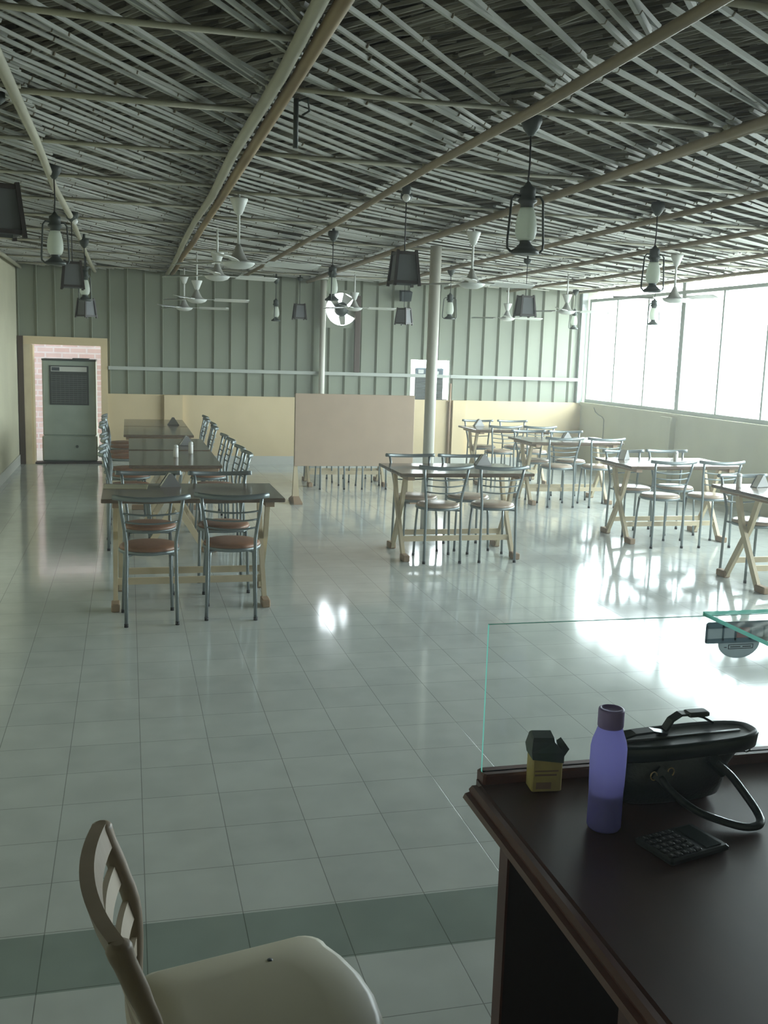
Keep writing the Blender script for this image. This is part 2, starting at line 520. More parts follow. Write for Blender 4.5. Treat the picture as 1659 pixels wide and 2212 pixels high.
# doorway with jambs
d1 = sroot('door_1', (-.85, YB, 0))
MB().b2((-.495, -.02, 0), (-.46, .24, 1.71)).b2((.475, -.02, 0), (.57, .24, 1.715)).b2((-.64, -.02, 1.715), (.57, .24, 1.83)).build('door_frame', M_cream, d1)
MB().b2((-.66, -.05, 0), (-.585, .10, 1.83)).build('architrave', M_brown, d1)
MB().b2((-.585, -.03, 0), (-.495, .2, 1.715)).build('door_jamb', M_legw, d1)
MB().b2((-.46, .0, 0), (.475, .22, .02)).build('threshold', M_wood_d, d1)
struct(MB().b2((-4.5, YB + .2, 2.3), (2.6, 17.2, 2.4)).build('ceiling_light_block', M_ground))  # unseen slab added to dim the daylight on the outer brick wall
struct(MB().b2((-2.1, YB + .2, -.02), (-2.0, 17.4, 2.3)).build('wall_light_block', M_brick))  # unseen side wall added to cut the daylight behind the doorway
struct(MB().b2((-4.5, 17.4, -.02), (2.6, 17.6, 4.2)).build('wall_outside', M_brick))

# ---------------------------------------------------------------- thatched ceiling
ce = struct(MB().b2((XL - .3, YF - .3, ZC), (XR + .5, YB + .4, ZC + .08)).build('ceiling', M_thatch))
BX = [-1.46, -.45, .58, 1.645, 2.63, 3.76, 4.80, 5.85, 6.88]
# straw stems, steep against the laths
st = MB()
def prism4(m, p, q, wd, th, mi, up=0.0):
    p = Vector(p); q = Vector(q); d = (q - p); l = d.length
    if l < 1e-4: return
    d /= l
    a = Vector((-d.y, d.x, 0)).normalized() * wd / 2
    b = Vector((0, 0, th))
    vs = [p - a + b, p + a + b, p + a * .5, p - a * .5, q - a + b, q + a + b, q + a * .5, q - a * .5]
    m.add(vs, [(3, 2, 6, 7), (0, 3, 7, 4), (2, 1, 5, 6), (3, 0, 1, 2), (7, 6, 5, 4)], False, mi)
r1 = random.Random(3)
area_n = 10500
for i in range(area_n):
    x = r1.uniform(XL, XR + .1); y = r1.uniform(1.6, YB)
    a = math.radians(-56 + r1.gauss(0, 9)) if x > .6 else math.radians(-48 + r1.gauss(0, 10))
    l = r1.uniform(.4, 1.3)
    dx, dy = math.cos(a) * l / 2, math.sin(a) * l / 2
    z = r1.uniform(2.845, 2.895)
    x0, x1 = x - dx, x + dx; y0, y1 = y - dy, y + dy
    if min(x0, x1) < XL or max(x0, x1) > XR + .3 or max(y0, y1) > YB + .02: continue
    prism4(st, (x0, y0, z), (x1, y1, z + r1.uniform(-.015, .02)), r1.uniform(.007, .017), .010, r1.choice((0, 0, 1, 1, 2, 3)))
st.build('straw_layer', M_stem, ce)
# bamboo laths, bay by bay
def clip(p, d, x0, x1, y0, y1):
    t0, t1 = -1e9, 1e9
    for pp, dd, lo, hi in ((p[0], d[0], x0, x1), (p[1], d[1], y0, y1)):
        if abs(dd) < 1e-9: continue
        a, b = (lo - pp) / dd, (hi - pp) / dd
        t0 = max(t0, min(a, b)); t1 = min(t1, max(a, b))
    return t0, t1
lm = MB()
r2 = random.Random(11)
angs = [60, 58, 47, 37, 34, 33, 33, 33, 33]
edges = BX + [XR + .25]
for bi in range(len(edges) - 1):
    xa, xb = edges[bi], edges[bi + 1]
    ang = angs[bi]
    step = .150 if bi > 1 else .130
    y = -1.5
    yend = YB + .1
    while y < yend:
        a = math.radians(ang + r2.gauss(0, 2.2))
        d = (math.cos(a), math.sin(a))
        xm = (xa + xb) / 2
        over = .04
        t0, t1 = clip((xa, y), d, xa - over, xb + over, 1.2, YB - .0)
        y += step * r2.uniform(.6, 1.4)
        if t1 - t0 < .08: continue
        p = Vector((xa + d[0] * t0, y - step + d[1] * t0, 0)); q = Vector((xa + d[0] * t1, y - step + d[1] * t1, 0))
        if max(p.y, q.y) > YB + .02: continue
        z = 2.812 + r2.uniform(-.006, .010)
        p.z = z; q.z = z + r2.uniform(-.008, .008)
        wd = r2.uniform(.019, .033) if bi > 1 else r2.uniform(.014, .022)
        mi = 0 if r2.random() < .65 else 1
        mid = (p + q) / 2 + Vector((r2.uniform(-.012, .012), r2.uniform(-.012, .012), -.004))
        prism4(lm, p, mid, wd, .012, mi); prism4(lm, mid, q, wd, .012, mi)
        L = (q - p).length; u = r2.uniform(.1, .45)
        while u < L:
            c = p + (q - p) * (u / L)
            prism4(lm, c - Vector((d[0], d[1], 0)) * .004 - Vector((0, 0, .002)), c + Vector((d[0], d[1], 0)) * .004 - Vector((0, 0, .002)), wd * 1.12, .012, 2)
            u += r2.uniform(.32, .5)
lm.build('bamboo_lattice', M_lath + [M_node], ce)
# long bamboo poles
def pole(xs, r, m, y0=.8, y1=YB - .01, z=2.775, seed=0):
    rr = random.Random(seed)
    pts = []; y = y0; n = 9
    for i in range(n + 1):
        t = i / n
        pts.append((xs + rr.uniform(-.012, .012), y0 + (y1 - y0) * t, z + rr.uniform(-.006, .006)))
    MB().tube(pts, [r * rr.uniform(.9, 1.1) for _ in pts], 8).build('bamboo_pole', m, ce)
for i, x in enumerate(BX):
    if i == 2:
        pole(x - .012, .026, M_pole_g, z=2.785, seed=40); pole(x + .058, .027, M_pole_b, z=2.782, seed=41)
    elif i == 4:
        pole(x, .026, M_pole_d, z=2.775, seed=42); pole(x + .055, .02, M_pole_d, z=2.78, seed=43)
    else:
        pole(x, .022 if i > 1 else .024, M_pole_g if i < 2 else M_pole_d, seed=i)
# cross battens under the laths
pm = []
for bi in range(len(edges) - 1):
    xa, xb = edges[bi], edges[bi + 1]
    base = 4.67 if bi <= 1 else 4.24
    stp = 1.1 if bi <= 1 else 1.42
    k = -2
    while True:
        y = base + k * stp + rnd.uniform(-.03, .03); k += 1
        if y > YB - .3: break
        if y < 1.5: continue
        pts = [(xa - .03, y + rnd.uniform(-.03, .03), 2.798), ((xa + xb) / 2, y, 2.795), (min(xb + .03, XR + .2), y + rnd.uniform(-.03, .03), 2.798)]
        pm.append(MB().tube(pts, rnd.uniform(.019, .026), 6, flat=(1, .5)).build('bamboo_batten', M_pole_g, ce))

# ================================================================ THINGS ON THE SHELL
# steel posts
MB_p = MB().lathe([(.055, 0), (.055, 2.78)], n=20).build('steel_post', M_pipe, None, (2.89, 9.5, 0))
tag(MB_p, 'round pale grey steel post standing in the middle of the room, floor to thatch', 'post')
MB_p = MB().lathe([(.045, 0), (.045, 2.80)], n=16).build('steel_post', M_pipe, None, (2.87, YB - .09, 0))
tag(MB_p, 'pale steel post against the ribbed back wall, partly behind the tan board', 'post')

# exhaust fan in the sheet wall
ef = thing('exhaust_fan', 'round exhaust fan in the ribbed back wall with bright sky showing through', 'exhaust fan', (fan_c, YB + .03, fan_z))
pl = MB(); n = 24
sq = []
R0 = .245
for i in range(n):
    a = 2 * PI * i / n
    k = .285 / max(abs(math.cos(a)), abs(math.sin(a)))
    sq.append((math.cos(a) * k, math.sin(a) * k))
ri = [(math.cos(2 * PI * i / n) * R0, math.sin(2 * PI * i / n) * R0) for i in range(n)]
rings = [[(p[0], -.035, p[1]) for p in sq], [(p[0], -.045, p[1]) for p in sq], [(p[0], -.045, p[1]) for p in ri], [(p[0], .06, p[1]) for p in ri], [(p[0], .06, p[1]) for p in sq]]
pl.loft(rings, False, False, False)
pl.build('mounting_plate', M_metalwall, ef)
MB().lathe([(.03, -.06), (.105, -.05), (.11, .0), (.10, .06), (.02, .07)], n=20).build('motor_hub', M_dark, ef).rotation_euler = (PI / 2, 0, 0)
for k in range(5):
    a = math.radians(62 + 72 * k)
    bl = MB()
    ra, rb = .10, .235
    w0, w1 = .10, .18 if k in (0, 4) else .07
    pts = []
    for rr_, ww in ((ra, w0), ((ra + rb) / 2, (w0 + w1) / 2), (rb, w1)):
        pts.append([(rr_ * math.cos(a) - ww / 2 * math.sin(a), .01, rr_ * math.sin(a) + ww / 2 * math.cos(a)), (rr_ * math.cos(a) + ww / 2 * math.sin(a), .03, rr_ * math.sin(a) - ww / 2 * math.cos(a)),
                    (rr_ * math.cos(a) + ww / 2 * math.sin(a), .034, rr_ * math.sin(a) - ww / 2 * math.cos(a)), (rr_ * math.cos(a) - ww / 2 * math.sin(a), .014, rr_ * math.sin(a) + ww / 2 * math.cos(a))])
    if k in (0, 4):
        bl.loft(pts, smooth=False).build('blade', M_dirty, ef)
    elif k in (1, 3):
        bl.loft([[tuple(p) for p in r] for r in pts], smooth=False)
        bl.v = [(v[0], v[1], v[2]) for v in bl.v]
        bl.build('blade', M_dirty, ef).scale = (1, 1, 1)

# cooler in the back wall opening
wc = thing('window_cooler', 'louvred air cooler set in the back wall opening behind the round post', 'air cooler', (4.63, YB + .16, HW))
MB().bbox((-.235, -.10, 0), (.235, .35, .50), .012).build('cabinet', M_grille2, wc)
lv = MB()
for i in range(12):
    lv.box((0, -.105, .03 + i * .028), (.44, .018, .014), Matrix.Rotation(.5, 3, 'X'))
lv.build('louvres', M_grille2, wc)
MB().b2((-.225, -.108, .385), (.225, -.10, .49)).build('control_panel', M_stick, wc)
MB().b2((-.19, -.112, .41), (-.10, -.108, .47)).build('panel_mark', M_label, wc)
MB().b2((.02, -.112, .40), (.07, -.108, .45)).build('control_knob', M_label, wc)
MB().b2((.10, -.112, .40), (.15, -.108, .45)).build('control_knob', M_label, wc)
MB().bbox((-.30, -.12, -.0), (.30, -.02, .012), .003).build('base_tray', M_grille, wc)

# door cooler
ac = thing('air_cooler', 'tall green-grey metal air cooler standing in the back left doorway', 'air cooler', (-.83, YB + .52, 0))
MB().bbox((-.375, -.36, .40), (.375, .30, 1.50), .015).build('cabinet', M_galv, ac)
MB().bbox((-.39, -.37, .02), (.39, .32, .40), .02).build('water_tank', M_galv, ac)
MB().b2((-.38, -.37, 1.49), (.38, .30, 1.515)).b2((.05, -.37, 1.515), (.28, .0, 1.53)).build('top_cover', M_dark, ac)
MB().b2((-.275, -.372, .85), (.275, -.36, 1.42)).build('grille_frame', M_grille, ac)
gm = MB()
for i in range(14):
    gm.box((0, -.374, .885 + i * .030), (.50, .012, .010), Matrix.Rotation(.4, 3, 'X'))
for i in range(9):
    gm.box((-.24 + i * .06, -.376, 1.08), (.006, .01, .42))
gm.build('grille', M_grille2, ac)
MB().b2((-.25, -.380, 1.335), (.25, -.372, 1.405)).build('name_strip', M_label, ac)
MB().b2((-.24, -.384, 1.345), (-.13, -.380, 1.395)).build('name_badge', M_labeld, ac)
MB().lathe([(.02, 0), (.02, .03)], (0, 0, 0), 12).build('drain_plug', M_dark, ac, (.10, -.37, .24)).rotation_euler = (PI / 2, 0, 0)
for x in (-.33, .33):
    for y in (-.30, .23):
        MB().b2((x - .03, y - .03, 0), (x + .03, y + .03, .02)).build('foot', M_rubber, ac)

# plank, loudspeaker, pipe, socket, wire on the back and right walls
tag(MB().bbox((-.045, -.055, 0), (.045, -.025, 1.16), .006).build('wooden_plank', M_brown, None, (3.42, YB - .0, 1.435)), 'narrow dark brown plank fixed upright on the back wall right of the exhaust fan', 'plank')
sp = thing('loudspeaker', 'small dark loudspeaker hanging high on the back wall left of the round post', 'speaker', (4.15, YB - .09, 2.52))
MB().loft([[(-.075, -.06, .02), (.075, -.07, .02), (.075, .06, .02), (-.075, .06, .02)], [(-.08, -.09, .16), (.085, -.10, .16), (.085, .06, .19), (-.08, .06, .19)]], smooth=False).build('cabinet', M_spk, sp)
MB().b2((-.02, .05, .08), (.02, .10, .13)).build('bracket', M_dark, sp)
tag(MB().lathe([(.018, 0), (.018, 1.30)], n=10).build('conduit_pipe', M_foot, None, (4.955, YB - .035, 0)), 'thin brown conduit pipe running down the cream back wall beside the post', 'pipe')
so = thing('wall_socket', 'white wall socket on the cream back wall right of the round post', 'socket', (4.66, YB - .012, .37))
MB().bbox((-.06, -.01, 0), (.06, .012, .085), .003).build('plate', M_white, so)
for x in (-.02, .022):
    MB().b2((x - .01, -.013, .03), (x + .01, -.01, .05)).build('switch', M_labeld, so)
tag(MB().tube([(0, .35, .97), (0, .30, .90), (0, .18, .86), (0, .05, .84), (0, -.02, .80), (0, -.02, .60), (0, .0, .42)], .006, 6).build('wall_cable', M_dirty, None, (XR - .008, 14.4, .02)), 'thin cable sagging down the cream wall under the far window corner', 'cable')

# ================================================================ HANGING LAMPS AND FANS
def make_lantern():
    t = thing('hurricane_lantern', '', 'lantern', (0, 0, 0), 0, 'hurricane lanterns hung from the thatch')
    MB().lathe([(.012, .17), (.012, .03), (.045, .03), (.048, 0), (.035, -.03), (.012, -.06)], n=14).build('canopy', M_dark, t)
    MB().tube([(0, 0, -.05), (.003, 0, -.18), (-.002, .002, -.29)], .0045, 6).build('cord', M_cable, t)
    MB().lathe([(.006, -.255), (.020, -.275), (.034, -.282), (.036, -.30), (.034, -.325), (.044, -.335), (.042, -.345), (.030, -.352), (.030, -.372)], n=18).build('cap', M_dark, t)
    MB().lathe([(.030, -.368), (.036, -.385), (.045, -.42), (.049, -.455), (.049, -.475), (.042, -.50), (.032, -.512)], n=20).build('globe', M_frost, t)
    MB().lathe([(.030, -.505), (.026, -.515), (.026, -.525), (.045, -.545), (.062, -.555), (.064, -.567), (.055, -.572)], n=20).build('base', M_dark, t)
    for s in (-1, 1):
        MB().tube([(s * .036, 0, -.318), (s * .062, 0, -.316), (s * .078, 0, -.335), (s * .082, 0, -.40), (s * .090, 0, -.52), (s * .088, 0, -.548), (s * .072, 0, -.562), (s * .05, 0, -.562)], .0055, 7).build('side_tube', M_dark, t)
    return t
lan = [
    (1.745, 4.36, 2.212, .08, 'large near hurricane lantern, frosted globe, hanging over the open floor at centre right'),
    (3.53, 6.43, 2.224, .1, 'hurricane lantern hanging in front of the left end of the bright windows'),
    (-.425, 6.66, 2.226, .5, 'hurricane lantern hanging near the left wall, with a pale greenish globe'),
    (-.405, 10.6, 2.168, .9, 'small hurricane lantern on the left, close above the hanging wooden box lamp'),
    (1.765, 8.92, 2.192, 1.3, 'dark hurricane lantern hanging just above the round exhaust fan'),
    (3.79, 11.8, 2.175, 0, 'small hurricane lantern hanging right of the round steel post'),
    (2.03, 14.3, 2.14, 1.2, 'small far hurricane lantern between two fans, left of a wooden box lamp'),
    (6.72, 14.6, 2.20, .1, 'small far hurricane lantern in the back right corner by the window edge'),
    (6.26, 11.32, 2.19, .2, 'faint hurricane lantern hanging before the glaring window panes'),
]
L0 = make_lantern()
for i, (x, y, zb, rz, lab) in enumerate(lan):
    loc = (x, y, zb + .572)
    if i == 0:
        L0.location = loc; L0.rotation_euler = (0, 0, rz); L0['label'] = lab
    else:
        dup(L0, loc, rz, lab)

def make_boxlamp():
    t = thing('wooden_box_lamp', '', 'lamp', (0, 0, 0), 0, 'tapered wooden box lamps hung from the thatch')
    MB().lathe([(.010, .22), (.010, .03), (.04, .03), (.04, 0), (.012, -.025)], n=12).build('canopy', M_dark, t)
    MB().tube([(0, 0, -.02), (0, 0, -.36)], .004, 6).build('cord', M_cable, t)
    a, b, z0, z1 = .064, .082, -.345, -.555
    fr = MB()
    for sx in (-1, 1):
        for sy in (-1, 1):
            fr.bar([(sx * (a - .002), sy * (a - .002), z0 + .008), (sx * (b + .003), sy * (b + .003), z1 - .012)], .018, .018, (1, 0, 0))
    for s in (-1, 1):
        for (q, z) in ((a, z0 - .012), (b, z1 + .012)):
            fr.b2((-q, s * q - .006, z - .009), (q, s * q + .006, z + .009)).b2((s * q - .006, -q, z - .009), (s * q + .006, q, z + .009))
    fr.build('frame', M_wood_d, t)
    sc = MB()
    for k in range(4):
        R = Matrix.Rotation(k * PI / 2, 3, 'Z')
        q = [Vector((-a, -a + .004, z0)), Vector((a, -a + .004, z0)), Vector((b, -b + .004, z1)), Vector((-b, -b + .004, z1))]
        q2 = [p + Vector((0, .003, 0)) for p in q]
        sc.add([R @ p for p in q + q2], [(0, 1, 2, 3), (7, 6, 5, 4), (0, 4, 5, 1), (1, 5, 6, 2), (2, 6, 7, 3), (3, 7, 4, 0)])
    sc.build('screen', M_screen, t)
    MB().b2((-a, -a, z0 - .006), (a, a, z0)).build('lid', M_wood_d, t)
    MB().lathe([(.012, -.36), (.014, -.40), (.03, -.43), (.03, -.47), (.01, -.49)], n=12).build('bulb', M_bulb, t)
    return t
bx = [
    (1.79, 6.6, 2.195, .02, 'dark wooden box lamp in the middle, left of the round steel post, larger'),
    (2.40, 14.5, 2.18, .05, 'wooden box lamp far back, just left of the exhaust fan'),
    (3.60, 13.2, 2.125, .75, 'wooden box lamp far back, right of the exhaust fan, hanging below a bigger one'),
    (4.06, 10.05, 2.165, .05, 'wooden box lamp hanging right of the round post, below the big lantern'),
    (-.435, 8.85, 2.19, .1, 'wooden box lamp on the left wall side, above and left of the doorway'),
    (-.47, 12.6, 2.05, .75, 'small wooden box lamp hanging straight above the doorway top'),
    (-.53, 4.72, 2.19, .35, 'wooden box lamp cut off by the left edge of the photo'),
]
B0 = make_boxlamp()
for i, (x, y, zb, rz, lab) in enumerate(bx):
    loc = (x, y, zb + .567)
    if i == 0:
        B0.location = loc; B0.rotation_euler = (0, 0, rz); B0['label'] = lab
    else:
        dup(B0, loc, rz, lab)

def make_fan(low):
    t = thing('ceiling_fan', '', 'fan', (0, 0, 0), 0, 'white ceiling fans')
    # bottom of the motor bowl lies at z = -.45
    MB().lathe([(.010, .12), (.010, -.30)], n=10).build('down_rod', M_white, t)
    c = -.215 if low else .0
    MB().lathe([(.060, c + .02), (.062, c + .012), (.045, c - .03), (.028, c - .075), (.014, c - .092)], n=20).build('canopy_cup', M_white, t)
    MB().lathe([(.014, -.285), (.024, -.31), (.040, -.345), (.062, -.385), (.095, -.402), (.105, -.408)], n=24).build('motor_cover', M_dirty, t)
    MB().lathe([(.112, -.404), (.114, -.412), (.095, -.432), (.055, -.447), (.010, -.451)], n=28).build('motor_bowl', M_white, t)
    for k in range(3):
        a = 2 * PI * k / 3
        R = Matrix.Rotation(a, 3, 'Z')
        bl = MB()
        rows = []
        for (r_, w_) in ((.20, .10), (.32, .125), (.46, .135), (.56, .12), (.60, .07)):
            rows.append([R @ Vector((r_, -w_ / 2, -.400 + .012)), R @ Vector((r_, w_ / 2, -.400 - .012)), R @ Vector((r_, w_ / 2, -.404 - .012)), R @ Vector((r_, -w_ / 2, -.404 + .012))])
        bl.loft(rows, smooth=False)
        bl.bar([R @ Vector((.09, 0, -.402)), R @ Vector((.22, 0, -.402))], .035, .005, R @ Vector((0, 1, 0)))
        bl.build('blade', M_white, t)
    return t
fans = [
    (0, .745, 7.10, 2.29, 12, 'nearest white ceiling fan, left of centre, with a long down rod'),
    (1, .80, 9.45, 2.35, 20, 'white ceiling fan just behind and left of the nearest fan'),
    (1, .77, 11.8, 2.24, 5, 'white ceiling fan in the left row, third counted from the nearest fan'),
    (0, .752, 14.1, 2.225, 355, 'farthest white ceiling fan of the left row, nearest to the doorway'),
    (1, 3.07, 13.9, 2.31, 2, 'white ceiling fan whose motor overlaps the round exhaust fan'),
    (0, 2.835, 8.25, 2.31, 8, 'white ceiling fan just right of the round steel post'),
    (1, 5.42, 14.1, 2.265, 10, 'far white ceiling fan between a box lamp and the post, on the right'),
    (1, 5.50, 12.2, 2.31, 357, 'white ceiling fan before the back right corner, left of the windows'),
    (0, 5.30, 9.2, 2.33, 40, 'white ceiling fan washed out by the bright windows'),
]
FP = [make_fan(0), make_fan(1)]
used = [False, False]
for low, x, y, zb, deg, lab in fans:
    loc = (x, y, zb + .45)
    p = FP[low]
    if not used[low]:
        used[low] = True
        p.location = loc; p.rotation_euler = (0, 0, math.radians(deg)); p['label'] = lab
    else:
        dup(p, loc, math.radians(deg), lab)
hk = thing('fan_hook', 'bare dark hook rod hanging from the thatch beside the double bamboo poles', 'hook', (.70, 4.41, 2.60))
MB().lathe([(.011, 0), (.011, .20)], n=8).build('rod', M_dark, hk)
MB().tube([(0, 0, .19), (.05, .0, .205), (.06, .02, .16), (.03, .02, .14)], .005, 6).build('clamp', M_dark, hk)
for (x, y, lab) in ((-.41, 8.86, 'tiny white bulb on the thatch at the left, above a box lamp'), (1.74, 6.42, 'tiny white bulb on the thatch above the middle box lamp')):
    t = thing('ceiling_bulb', lab, 'light bulb', (x, y, 2.71))
    MB().lathe([(.004, 0), (.022, .012), (.028, .03), (.016, .05)], n=14).build('bulb', M_bulb, t)
    MB().lathe([(.02, .048), (.03, .055), (.03, .10)], n=12).build('holder', M_dark, t)

# ================================================================ TABLES
def make_table():
    t = thing('folding_table', '', 'table', (0, 0, 0), 0, 'dining tables with crossed legs')
    MB().bbox((-.60, -.385, .735), (.60, .385, .762), .004).build('tabletop', M_top, t)
    fm = MB()
    for s in (-1, 1):
        fm.b2((s * .50 - .03, -.36, .70), (s * .50 + .03, .36, .735))
    fm.b2((-.47, -.20, .705), (.47, -.17, .735)).b2((-.47, .17, .705), (.47, .20, .735))
    fm.build('apron', M_foot, t)
    for sx in (-1, 1):
        for sy in (-1, 1):
            x = sx * .50 + sy * .016
            l = MB().bar([(x, sy * .245, .02), (x, sy * .05, .34), (x, -sy * .03, .47), (x, -sy * .115, .70)], .052, .03, (0, 1, .3)).build('leg', M_legw, t)
            MB().bbox((x - .028, sy * .29 - .07, 0), (x + .028, sy * .29 + .06, .055), .006).build('foot', M_foot, l)
    MB().bar([(-.50, .155, .165), (.50, .155, .165)], .045, .022).build('stretcher', M_legw, t)
    MB().bar([(-.50, -.16, .165), (.50, -.16, .165)], .045, .022).build('stretcher', M_legw, t)
    return t
tabs = [
    (.425, 7.02, 0, 'nearest dark topped table on the left, with a menu card on it'),
    (.39, 9.14, -90, 'second dark table of the left row, with two white shakers on it'),
    (.39, 10.45, -90, 'third dark table of the left row, right behind the one with white shakers'),
    (.335, 12.08, -90, 'fourth dark table of the left row, before the last one with the shiny holder'),
    (.335, 13.32, -90, 'last dark table of the left row, by the back wall, with a shiny napkin holder'),
    (2.80, 13.05, 0, 'table hidden behind the tan board, only its legs showing under it'),
    (2.80, 8.38, 0, 'table standing right in front of the round steel post'),
    (5.28, 6.92, 0, 'nearest right table, cut off by the right edge of the photo'),
    (5.22, 8.95, 0, 'second right table, with crossed cream legs, a shaker and a dull napkin holder'),
    (5.22, 11.40, 0, 'third right table along the window wall, behind the table with a shaker'),
    (5.16, 13.20, 0, 'farthest right table, near the back wall corner'),
]
T0 = make_table()
for i, (x, y, deg, lab) in enumerate(tabs):
    if i == 0:
        T0.location = (x, y, 0); T0.rotation_euler = (0, 0, math.radians(deg)); T0['label'] = lab
    else:
        dup(T0, (x, y, 0), math.radians(deg), lab)

# ================================================================ CHAIRS
def make_chair(seat_m):
    t = thing('bistro_chair', '', 'chair', (0, 0, 0), 0, 'steel bistro chairs with round seats')
    s = MB().lathe([(.165, .455), (.180, .462), (.188, .475), (.184, .488), (.165, .496), (.08, .500), (.005, .501)], n=28).build('seat', seat_m, t)
    MB().lathe([(.172, .446), (.190, .450), (.1925, .462), (.190, .472), (.182, .470)], n=28, caps=False).build('rim', M_steel, s)
    for sx in (-1, 1):
        l = MB().tube([(sx * .158, -.200, 0), (sx * .155, -.196, .25), (sx * .152, -.186, .48), (sx * .152, -.180, .54), (sx * .163, -.192, .62), (sx * .182, -.222, .74), (sx * .190, -.238, .812)], .0115, 9).build('rear_leg', M_steel, t)
        MB().lathe([(.0135, 0), (.0135, .022)], (sx * .158, -.2, 0), 9).build('rubber_foot', M_rubber, l)
        l = MB().tube([(sx * .160, .165, 0), (sx * .150, .150, .30), (sx * .142, .135, .452)], .0105, 9).build('front_leg', M_steel, t)
        MB().lathe([(.0125, 0), (.0125, .022)], (sx * .160, .165, 0), 9).build('rubber_foot', M_rubber, l)
    fr = MB()
    fr.tube([(-.148, .14, .445), (-.09, .05, .440), (-.09, -.05, .440), (-.152, -.186, .45)], .008, 7)
    fr.tube([(.148, .14, .445), (.09, .05, .440), (.09, -.05, .440), (.152, -.186, .45)], .008, 7)
    fr.tube([(-.142, .135, .45), (.142, .135, .45)], .008, 7)
    fr.build('seat_frame', M_steel, t)
    rail = []
    for i in range(13):
        u = -1 + 2 * i / 12
        rail.append((u * .233, -.275 + .055 * abs(u) ** 2.2, .818 + .012 * u * u))
    MB().tube(rail, .0165, 10, flat=(.75, 1.0)).build('top_rail', M_steel, t)
    for k, z in enumerate((.615, .672, .728)):
        hw = .163 + (.182 - .163) * (z - .62) / .12
        yb = -.192 - .03 * (z - .62) / .12
        pts = []
        for i in range(9):
            u = -1 + 2 * i / 8
            pts.append((u * hw, yb - .030 * (1 - u * u), z - .012 * (1 - u * u)))
        MB().tube(pts, .0062, 7).build('back_slat', M_steel, t)
    return t
PB, PT = make_chair(M_seat_br), make_chair(M_seat_lt)
BR, TN = 'brown', 'tan'
chairs = [
    # near left table
    (BR, .125, 6.50, 3, 'brown seated steel chair nearest the camera, left one of the front pair, back view'),
    (BR, .66, 6.57, -6, 'brown seated steel chair, right one of the front pair at the nearest left table'),
    (BR, .14, 7.27, 180, 'steel chair tucked behind the nearest left table, left one, facing the camera'),
    (BR, .67, 7.26, 182, 'steel chair tucked behind the nearest left table, right one, facing the camera'),
    # lengthwise left tables, right side
    (BR, .79, 8.90, 89, 'steel chair on the right of the left row, frontmost of that side'),
    (BR, .78, 9.40, 91, 'steel chair on the right of the left row, second from the front of that side'),
    (BR, .77, 10.17, 90, 'steel chair on the right of the left row, third from the front of that side'),
    (BR, .75, 10.67, 90, 'steel chair on the right of the left row, fourth from the front of that side'),
    (BR, .74, 11.82, 90, 'steel chair on the right of the left row, fourth from the back wall'),
    (BR, .76, 12.32, 87, 'steel chair on the right of the left row, third from the back wall'),
    (BR, .74, 13.03, 91, 'steel chair on the right of the left row, second from the back wall'),
    (BR, .76, 13.53, 90, 'steel chair on the right of the left row, closest to the back wall'),
    # left side
    (BR, .03, 8.90, -90, 'steel chair on the left of the left row, frontmost, backed to the doorway side'),
    (BR, .02, 9.40, -91, 'steel chair on the left of the left row, second from the front, left side'),
    (BR, .02, 10.17, -90, 'steel chair on the left of the left row, third from the front, left side'),
    (BR, .00, 10.67, -90, 'steel chair on the left of the left row, fourth from the front, left side'),
    (BR, -.04, 11.85, -91, 'steel chair on the left of the left row, fourth from the back, left side'),
    (BR, -.05, 12.35, -90, 'steel chair on the left of the left row, third from the back, left side'),
    (BR, -.04, 13.03, -90, 'steel chair on the left of the left row, second from the back, left side'),
    (BR, -.05, 13.53, -90, 'steel chair on the left of the left row, last before the back wall, left side'),
    # middle table
    (TN, 2.575, 8.13, -2, 'steel chair with tan seat, left of the near pair before the round post, back view'),
    (TN, 3.07, 8.12, -3, 'steel chair with tan seat, right of the near pair before the round post, back view'),
    (TN, 2.52, 8.61, 181, 'steel chair behind the table at the post, left one, facing the camera'),
    (TN, 3.01, 8.60, 178, 'steel chair behind the table at the post, right one, facing the camera'),
    # behind the board
    (TN, 2.52, 12.65, 0, 'steel chair behind the tan board, near left one, only legs visible'),
    (TN, 3.07, 12.65, 0, 'steel chair behind the tan board, near right one, only legs visible'),
    (TN, 2.50, 13.32, 180, 'steel chair behind the tan board, far left one, only legs visible'),
    (TN, 3.05, 13.32, 180, 'steel chair behind the tan board, far right one, only legs visible'),
    # nearest right table
    (TN, 4.99, 7.11, 180, 'steel chair with glaring seat at the right photo edge, behind the crossed table legs'),
    (TN, 5.56, 7.13, 180, 'steel chair mostly beyond the right photo edge, behind the nearest right table'),
    # second right table
    (TN, 4.95, 8.58, -2, 'steel chair with glaring seat, left of the near pair at the second right table'),
    (TN, 5.45, 8.56, -3, 'steel chair with glaring seat, right of the near pair at the second right table'),
    (TN, 4.945, 9.13, 180, 'steel chair facing the camera, left far one at the second right table'),
    (TN, 5.45, 9.17, 177, 'steel chair facing the camera, right far one at the second right table'),
    # third right table
    (TN, 4.97, 11.05, -4, 'steel chair, left of the near pair at the third right table, back view'),
    (TN, 5.48, 11.00, -4, 'steel chair, right of the near pair at the third right table, back view'),
    (TN, 4.93, 11.64, 180, 'steel chair facing the camera, left far one at the third right table'),
    (TN, 5.40, 11.60, 176, 'steel chair facing the camera, right far one at the third right table'),
    # farthest right table
    (TN, 4.89, 12.80, -1, 'steel chair, left of the near pair at the farthest right table'),
    (TN, 5.39, 12.79, -2, 'steel chair, right of the near pair at the farthest right table'),
    (TN, 4.88, 13.43, 180, 'steel chair by the back wall, left far one at the farthest right table'),
    (TN, 5.42, 13.45, 180, 'steel chair by the back wall, right far one at the farthest right table'),
]
first = {BR: True, TN: True}
